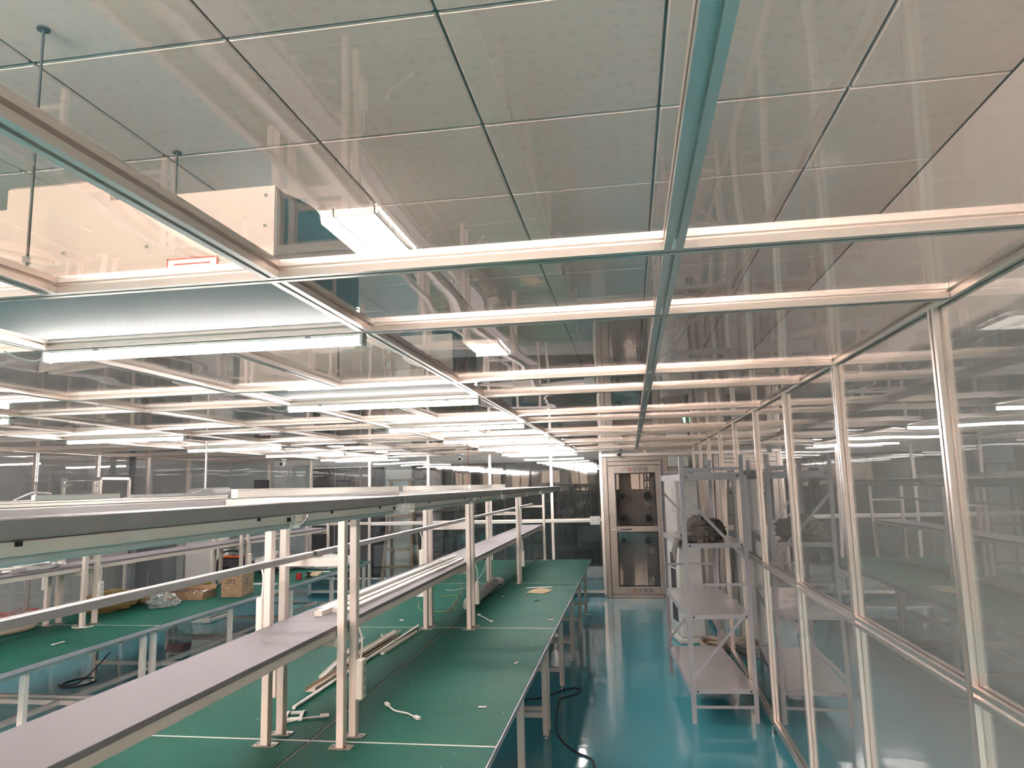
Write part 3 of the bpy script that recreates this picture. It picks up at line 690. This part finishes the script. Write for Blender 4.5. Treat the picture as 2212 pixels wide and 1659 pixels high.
tag(MB().bev(-.14, .14, -.012, .012, 0, .012, .002, Matrix.Translation((-3.96, 8.98, G)) @ Matrix.Rotation(.15, 4, 'Z')).build('trunking_length', 'white'), 'short white strip behind the pale cardboard offcut', 'trunking')
for lab, x, y, r in (('nest of red wires behind the olive sack', -5.16, 6.55, .11), ('loose red wires by the rear posts near the hose', -5.22, 5.65, .14)):
    t = thing('red_wires', lab, 'wires', (x, y, G), 0, 'loose red wires')
    for k in range(3):
        MB().tube([(r * math.cos(a + k) * (1 + .2 * math.sin(3 * a)), r * math.sin(a + k), .005 + .04 * (1 + math.sin(2 * a + k))) for a in [i * .7 for i in range(9)]], .0035).build('wire', 'redwire', t)
tag(MB().blob((B2X, 5.02, 1.2375 + .0275), (.11, .30, .05), 71, .35, 2.6, crease=.35).build('film_scrap', 'film'), 'crumpled clear film lying on the lilac shelf above the beige hose', 'plastic sheet')
tag(MB().tube([(-4.47, 5.44, G + .004), (-4.46, 5.38, G + .004), (-4.40, 5.34, G + .004), (-4.33, 5.36, G + .004), (-4.30, 5.42, G + .004)], .005).build('cable_loop', 'white'), 'white cable loop around the foot of the post by the seam', 'cable')
# on and under the floor of that bench
t = thing('red_wrapped_device', 'red and white device in a clear bag on the floor under the bench', 'device', (-5.0, 7.64, 0))
MB().bev(-.10, .10, -.08, .08, .0, .07, .01).build('white_base', 'white', t)
MB().bev(-.10, .10, -.08, .08, .0705, .15, .012).build('red_body', 'red', t)
MB().box(-.03, .03, -.083, -.0805, .02, .045).build('display', 'black', t)
MB().blob((0, 0, .1995), (.135, .12, .36), 51, .12, 2., crease=.1).build('bag', 'clearbag', t)
tag(MB().tube([(-5.0, 6.55, .3), (-5.2, 6.45, .06), (-5.42, 6.45, .006), (-5.48, 6.6, .006), (-5.4, 6.75, .006), (-5.25, 6.7, .006), (-5.22, 6.5, .006), (-5.36, 6.4, .006), (-5.5, 6.5, .008)], .006).build('floor_cable', 'cablegrey'), 'looped dark cable on the floor under the cluttered bench', 'cable')
tag(MB().tube([(x, y, .006) for x, y in ((-1.1, 6.3), (-.927, 6.367), (-.802, 6.43), (-.698, 6.6), (-.577, 6.74), (-.505, 6.663), (-.544, 6.537), (-.66, 6.401), (-.66, 6.22), (-.64, 5.848), (-.586, 5.485), (-.459, 5.206), (-.341, 5.084), (-.303, 4.934), (-.29, 4.6))], .006).build('floor_cable', 'cablegrey'), 'dark cable snaking over the blue aisle floor by the bench legs', 'cable')

# ------------------------------------------------------------------ steel air shower door at the end of the aisle
t = thing('air_shower', 'stainless steel air shower with a glazed door at the end of the aisle', 'door', (0, 11.85, 0))
ST = 'steel'
MB().bev(-.43, -.352, -.02, .06, 0.0, 2.205, .006).bev(.515, .60, -.02, .06, 0, 2.205, .006).build('jamb', ST, t)
MB().bev(-.351, .514, -.015, .06, 2.066, 2.13, .004).bev(-.351, .514, -.02, .06, 2.1305, 2.205, .004).build('header', ST, t)
MB().bev(-.351, .514, -.02, .06, 0.0, .055, .004).build('threshold', ST, t)
lf = MB()
lf.bev(-.350, -.235, 0, .04, .058, 2.062, .004).bev(.40, .512, 0, .04, .058, 2.062, .004)
lf.box(-.2349, .3999, 0.001, .039, 1.945, 2.061).box(-.2349, .3999, 0.001, .039, 1.02, 1.105).box(-.2349, .3999, 0.001, .039, .059, .175)
leaf = lf.build('door_leaf', ST, t)
for z0, z1 in ((.175, 1.02), (1.105, 1.945)):
    MB().box(-.234, .399, .016, .022, z0 + .001, z1 - .001).build('glass', 'doorglass', leaf)
    g = .018
    MB().box(-.2345, -.2345 + g, .006, .034, z0, z1).box(.3995 - g, .3995, .006, .034, z0, z1).box(-.2345 + g, .3995 - g, .006, .034, z0, z0 + g).box(-.2345 + g, .3995 - g, .006, .034, z1 - g, z1).build('gasket', 'black', leaf)
MB().tube([(-.30, -.001, 1.06), (-.30, -.045, 1.06), (-.285, -.05, 1.06), (-.03, -.05, 1.06), (-.015, -.045, 1.06), (-.015, -.001, 1.06)], .010, 10, 1).build('handle', 'chrome', leaf)
MB().box(-.42, .93, 1.0, 1.03, .0, 2.2).build('inner_panel', 'steel', t)
MB().box(-.42, -.40, .061, 1.0, 0, 2.2).box(.5, .52, .061, 1.0, 0, 2.2).build('inner_side', ST, t)
for x in (-.13, .27):
    for z in (.88, 1.22, 1.57):
        nz = MB().lathe([(.064, .03), (.070, .004), (.062, -.012), (.052, .0), (.050, .03)], (x, .07, z), 'y', 28).build('nozzle', 'alu', t)
        MB().lathe([(.001, .012), (.0495, .012), (.0495, .03), (.001, .03)], (x, .07, z), 'y', 24).build('nozzle_throat', 'black', nz)
        MB().lathe([(.034, .0118), (.036, -.004), (.026, -.010), (.020, .002), (.020, .0118)], (x, .07, z), 'y', 24).build('nozzle_ball', 'chrome', nz)
        MB().cyl((x, .105, z), (x, .999, z), .012, 8).build('nozzle_pipe', 'black', nz)
MB().bev(.601, .93, -.005, .05, 0.0, 2.02, .005).build('control_panel', ST, t)
MB().bev(.601, .93, -.012, .05, 2.025, 2.19, .005).build('white_head_panel', 'cream', t)
MB().lathe([(.001, -.012), (.012, -.010), (.016, 0), (.001, 0)], (.905, -.005, 1.87), 'y', 16).build('status_light', 'led', t)
ar = MB()
for x, z, s in ((.88, 1.66, 1), (.90, 1.45, -1), (.905, 1.76, 1)): ar.prism([(0, 0), (.03, 0), (.015, .032 * s)], (x, -.0065, z), (x, -.0055, z), (1, 0, 0), (0, 0, 1))
ar.build('arrow_mark', 'redprint', t)
def text(parent, body, x, y, z, size, mat, name):
    cu = bpy.data.curves.new(name, 'FONT'); cu.body = body; cu.size = size; cu.extrude = .0006
    o = bpy.data.objects.new(name, cu); COL.objects.link(o)
    me = bpy.data.meshes.new_from_object(o.evaluated_get(bpy.context.evaluated_depsgraph_get()))
    bpy.data.objects.remove(o); me.materials.clear(); me.materials.append(M[mat])
    o = bpy.data.objects.new(name, me); COL.objects.link(o); o.parent = parent
    o.location = (x, y, z); o.rotation_euler = (PI / 2, 0, 0); return o
for z in (1.968, .082):
    text(leaf, '\u5e7f\u8054', -.115, -.0012, z, .082, 'redprint', 'lettering')
    text(leaf, '\u4e0d\u9508\u94a2', .045, -.0012, z, .082, 'blueprint', 'lettering')
star = [(.045 * (1 if k % 2 == 0 else .45) * math.sin(k * PI / 5), .045 * (1 if k % 2 == 0 else .45) * math.cos(k * PI / 5)) for k in range(10)]
sm = MB()
for k in range(10):
    a, b = Vector(star[k]), Vector(star[(k + 1) % 10]); dd = (b - a).normalized(); n_ = Vector((-dd.y, dd.x)) * .0025
    sm.add([(-.24 + q.x, -.0012 + e, 2.0 + q.y) for e in (0, .001) for q in (a + n_, b + n_, b - n_, a - n_)], [(0, 1, 2, 3), (7, 6, 5, 4), (0, 4, 5, 1), (2, 6, 7, 3)])
sm.box(-.165, -.162, -.0012, 0, 1.965, 2.04)
sm.build('star_emblem', 'hose', leaf)
# white trunking with junction box on the far partition
t = thing('wall_trunking', 'white horizontal cable trunking with junction box on the far partition', 'cable trunking', (0, 11.80, 1.20))
MB().bev(-4.3, -.66, 0, .045, -.02, .02, .003).build('channel', 'white', t)
MB().bev(-.655, -.49, -.02, .046, -.06, .07, .006).build('junction_box', 'white', t)
MB().box(-.60, -.545, -.0215, -.0202, -.02, .03).build('switch_plate', 'cream', t)

# ------------------------------------------------------------------ grey shelving unit by the glass
t = thing('shelving_unit', 'tall grey metal shelving rack standing against the glass beside the aisle', 'shelving', (.385, 5.86, 0), .062)
W, D = .49, 1.46
for x in (0, W):
    for y in (0, D):
        sx, sy = (1 if x == 0 else -1), (1 if y == 0 else -1)
        po = MB().box(min(x, x + sx * .034), max(x, x + sx * .034), min(y, y + sy * .003), max(y, y + sy * .003), .0, 1.99).box(min(x, x + sx * .003), max(x, x + sx * .003), min(y + sy * .003, y + sy * .034), max(y + sy * .003, y + sy * .034), .0, 1.99)
        po.build('post', 'greyp', t)
for z in (.246, .786, 1.318):
    sh = MB().box(.004, W - .004, .004, D - .004, z - .003, z).build('shelf', 'shelfgrey', t)
    for y in (.004, D - .007): MB().box(.034, W - .034, y, y + .003, z - .035, z - .0031).build('shelf_lip', 'greyp', sh)
for z in (.246, .786, 1.318, 1.855):
    for x in (.0045, W - .0165): MB().box(x, x + .012, .036, D - .036, z - .055, z - .0035).build('side_beam', 'greyp', t)
MB().box(.034, W - .034, .004, .008, 1.80, 1.855).build('end_beam', 'greyp', t)
MB().box(.034, W - .034, D - .008, D - .004, 1.80, 1.855).build('end_beam', 'greyp', t)
for y, s in ((-.0035, -1), (D + .0005, 1)):
    for z in (.118, 1.007, 1.886): MB().box(.002, W - .002, y, y + .003, z - .011, z + .011).build('tie_bar', 'greyp', t)
    for (x0, z0), (x1, z1) in (((.012, 1.70), (W - .012, 1.18)), ((.012, .315), (W - .012, .84))):
        a, b = Vector((x0, y + s * .0035, z0)), Vector((x1, y + s * .0035, z1)); dd = (b - a).normalized(); n_ = Vector((-dd.z, 0, dd.x))
        MB().prism([(-.011, 0), (.011, 0), (.011, .003), (-.011, .003)], a, b, n_, (0, 1, 0)).build('diagonal_brace', 'greyp', t)
bo = MB()
for x in (.05, W - .05):
    for z in (1.30, .768, .228, 1.83): bo.cyl((x, .004, z), (x, -.002, z), .007, 8)
bo.build('bolt', 'black', t)
# dusty cloth on the rack
t = thing('dust_sheet', 'crumpled dusty grey tarpaulin heaped on the upper rack shelf', 'tarpaulin', (.57, 6.12, 1.3185))
MB().blob((.0, .12, .0665), (.165, .25, .118), 61, .30, 1.7, 56, 34, crease=.22).build('heap', 'cloth', t)
MB().blob((-.03, -.06, .0435), (.11, .12, .076), 64, .38, 2.0, 48, 30, crease=.24).build('fold', 'cloth', t)
fl = []; nu, nv = 10, 9
for j in range(nv):
    for i in range(nu):
        u, v = i / (nu - 1), j / (nv - 1)
        y = -.17 + .30 * u * (1 - .5 * v) + .06 * v; ed_ = .385 - .062 * (y + .26) - .57
        if v < .4: x = -.10 + (ed_ - .014 + .10) * (v / .4); z = .012 + .05 * math.sin(u * PI) * (1 - v / .4)
        else: x = ed_ - .014 - .05 * (v - .4) + .012 * math.sin(u * 11) * (v - .6) * (v > .6) - .008; z = .010 - .19 * (v - .4) / .6 * (1 - .45 * u)
        fl.append((x, y, z))
n_ = nu * nv; fb = [(p[0] - .004, p[1], p[2] + .004) for p in fl]
fs = [(j * nu + i, j * nu + i + 1, (j + 1) * nu + i + 1, (j + 1) * nu + i) for j in range(nv - 1) for i in range(nu - 1)]
MB().add(fl + fb, fs + [tuple(n_ + q for q in f[::-1]) for f in fs], True).build('hanging_corner', 'cloth', t)

# ------------------------------------------------------------------ floor-standing air conditioner and other tall things
def aircon(name, lab, loc, rz, w, dpt, h):
    t = thing(name, lab, 'air conditioner', loc, rz)
    MB().bev(0, w, 0, dpt, .06, h, .02).build('cabinet', 'white', t)
    MB().bev(-.02, w + .02, -.02, dpt + .02, 0, .06, .012).build('plinth', 'white', t)
    g = MB()
    for k in range(5):
        for z0, z1 in ((.22, .50), (.52, .80), (.82, .98)):
            y = dpt * .2 + k * .05; g.box(-.006, -.0002, y, y + .016, z0, z1)
    g.build('intake_grille', 'black', t)
    MB().bev(-.012, -.0005, .05, dpt - .05, 1.45, 1.72, .004).build('outlet_louvre', 'cream', t)
    MB().box(-.0025, -.0005, .03, .10, .88, 1.12).build('display', 'cream', t)
    MB().box(-.0035, -.0026, .035, .095, .98, 1.0).build('display_line', 'redprint', t)
    MB().prism([(0, 0), (.04, 0), (.02, .035)], (-.0035, .05, 1.05), (-.0027, .05, 1.05), (0, 1, 0), (0, 0, 1)).build('warning_sticker', 'yellow', t)
    return t
aircon('air_conditioner', 'tall white floor air conditioner standing behind the grey rack', (.49, 8.58, 0), .18, .29, .5, 1.85)
aircon('air_conditioner', 'tall white floor air conditioner near the grey wall beyond the cartons', (-6.25, 9.6, 0), 0., .42, .45, 1.86)
# things stored on the floor behind the rack
t = thing('hose_coil', 'coiled beige hose on the floor behind the rack by the glass', 'hose', (.78, 8.1, 0))
for k in range(3): MB().tube([((.10 + .008 * k) * math.cos(a), (.22 + .01 * k) * math.sin(a), .028 + k * .045) for a in [i * 2 * PI / 14 for i in range(15)]], .022, 10, 3).build('loop', 'hose', t)
# aluminium frame near the grey wall
t = thing('profile_frame', 'tall aluminium profile frame with white corner brackets near the grey wall', 'frame', (-6.36, 7.7, 0), 0)
p3 = slot_poly(.03, .03, .008, .006)
for x in (-.24, .24):
    for y in (0, .5): ex(MB(), 'z', (x, y), 0, 1.97, p3).build('post', 'alu', t)
for z in (.55, 1.09, 1.985):
    for y in (0, .5): ex(MB(), 'x', (y, z), -.2245 if z < 1.9 else -.255, .2245 if z < 1.9 else .255, p3).build('rail', 'rail', t)
    for x in (-.24, .24): ex(MB(), 'y', (x, z), .0155, .4845, p3).build('rail', 'alu', t)
for z in (1.90, 1.80): 
    MB().box(.18, .2245, -.014, -.011, z - .012, z + .012).build('bracket', 'white', t)
MB().box(-.258, -.17, -.019, -.0155, 1.955, 2.0).box(-.258, -.222, -.019, -.0155, 1.86, 1.9549).build('corner_bracket', 'white', t)
MB().prism([(0, 0), (.12, .035), (.12, .05), (0, .04)], (-.22, -.018, 1.885), (-.22, -.0155, 1.885), (1, 0, 0), (0, 0, 1)).build('corner_bracket', 'white', t)
# glossy dark cabinet and flexible duct
t = thing('dark_cabinet', 'glossy dark grey cabinet beside the air conditioner near the grey wall', 'cabinet', (-6.75, 9.25, 0))
MB().bev(0, .42, 0, .3, 0, 1.18, .01).build('body', pbr('glossy_grey_lacquer', (.16, .17, .18), .12), t)
MB().box(.20, .206, -.008, -.0005, .45, .75).build('handle', 'chrome', t)
t = thing('flexible_duct', 'ribbed grey flexible duct hanging along the grey wall', 'duct', (-6.75, 9.1, 0))
rib = []
for k in range(56):
    rib += [(.038, k * .042), (.047, k * .042 + .021)]
MB().lathe(rib, (0, 0, 0), 'z', 16).build('hose', pbr('grey_duct', (.23, .24, .25), .5), t)
# step ladder behind the far partition
t = thing('step_ladder', 'wooden step ladder standing behind the far glass partition', 'ladder', (-4.45, 13.75, 0))
for s in (-1, 1):
    a, b = Vector((s * .30, -.12, 0)), Vector((s * .19, .12, 1.93)); dd = (b - a).normalized(); n_ = Vector((1, 0, 0))
    MB().prism([(-.025, -.018), (.025, -.018), (.025, .018), (-.025, .018)], a, b, n_, dd.cross(n_)).build('front_rail', 'wood', t)
    a, b = Vector((s * .30, .45, 0)), Vector((s * .19, .165, 1.93)); dd = (b - a).normalized()
    MB().prism([(-.02, -.015), (.02, -.015), (.02, .015), (-.02, .015)], a, b, n_, dd.cross(n_)).build('rear_rail', 'wood', t)
for z in (.30, .62, .94, 1.26, 1.58):
    f = z / 1.93; hw = .30 - .11 * f - .026
    MB().box(-hw, hw, -.12 + .24 * f - .045, -.12 + .24 * f + .045, z - .02, z + .02).build('step', 'wood', t)
MB().bev(-.25, .25, .03, .26, 1.935, 1.965, .004).build('top_plate', 'wood', t)
tag(MB().bev(-4.75, -4.38, 14.28, 14.33, .02, 1.5, .004).build('white_board', 'white'), 'white board leaning on the far wall behind the ladder', 'board')
# framed notice on the far partition
t = thing('framed_notice', 'small dark framed notice on the far partition near the grey wall', 'notice', (-6.44, 11.84, 1.80))
MB().bev(0, .27, 0, .02, 0, .18, .004).build('frame', 'black', t)
MB().box(.015, .255, -.002, -.0003, .015, .165).build('print', pbr('dark_photo', (.10, .10, .11), .3, var=.9, vscale=14), t)
tag(MB().cyl((-1.985, 8.9, .7525), (-1.985, 8.9, CZ - .01), .003, 8).build('hanging_cord', 'redwire'), 'thin red cord hanging from the ceiling behind the far bench', 'cord')

# ------------------------------------------------------------------ camera
ca = bpy.data.cameras.new('camera'); cam = bpy.data.objects.new('camera', ca); COL.objects.link(cam)
pitch, roll, yaw = .13791658, -.02356907, -.1564114
cy, sy, cp, sp, cr, sr = math.cos(yaw), math.sin(yaw), math.cos(pitch), math.sin(pitch), math.cos(roll), math.sin(roll)
Fv = Vector((sy * cp, cy * cp, sp)); Rv = Vector((cy, -sy, 0)); Uv = Rv.cross(Fv)
R2 = Rv * cr + Uv * sr; U2 = -Rv * sr + Uv * cr
mm = Matrix.Identity(4)
for i in range(3): mm[i][0], mm[i][1], mm[i][2] = R2[i], U2[i], -Fv[i]
mm.translation = (0, 0, 1.8); cam.matrix_world = mm
ca.sensor_fit = 'HORIZONTAL'; ca.sensor_width = 36; ca.lens = 1567.9 / 2212 * 36; ca.clip_start = .02; ca.clip_end = 100
S.camera = cam
# ------------------------------------------------------------------ light, world, view
wd = bpy.data.worlds.new('world'); S.world = wd; wd.use_nodes = True
wd.node_tree.nodes['Background'].inputs[0].default_value = (1, .9, .8, 1); wd.node_tree.nodes['Background'].inputs[1].default_value = .4
S.view_settings.view_transform = 'Standard'; S.view_settings.look = 'None'; S.view_settings.gamma = 1; S.view_settings.exposure = 1.5
S.view_settings.use_curve_mapping = False
cyc = S.cycles
cyc.max_bounces = 6; cyc.diffuse_bounces = 4; cyc.glossy_bounces = 4; cyc.transmission_bounces = 2; cyc.transparent_max_bounces = 28
cyc.use_adaptive_sampling = True; cyc.adaptive_threshold = .12; cyc.adaptive_min_samples = 16
cyc.caustics_reflective = False; cyc.caustics_refractive = False
cyc.sample_clamp_indirect = 6.0
cyc.use_denoising = True; cyc.use_light_tree = False
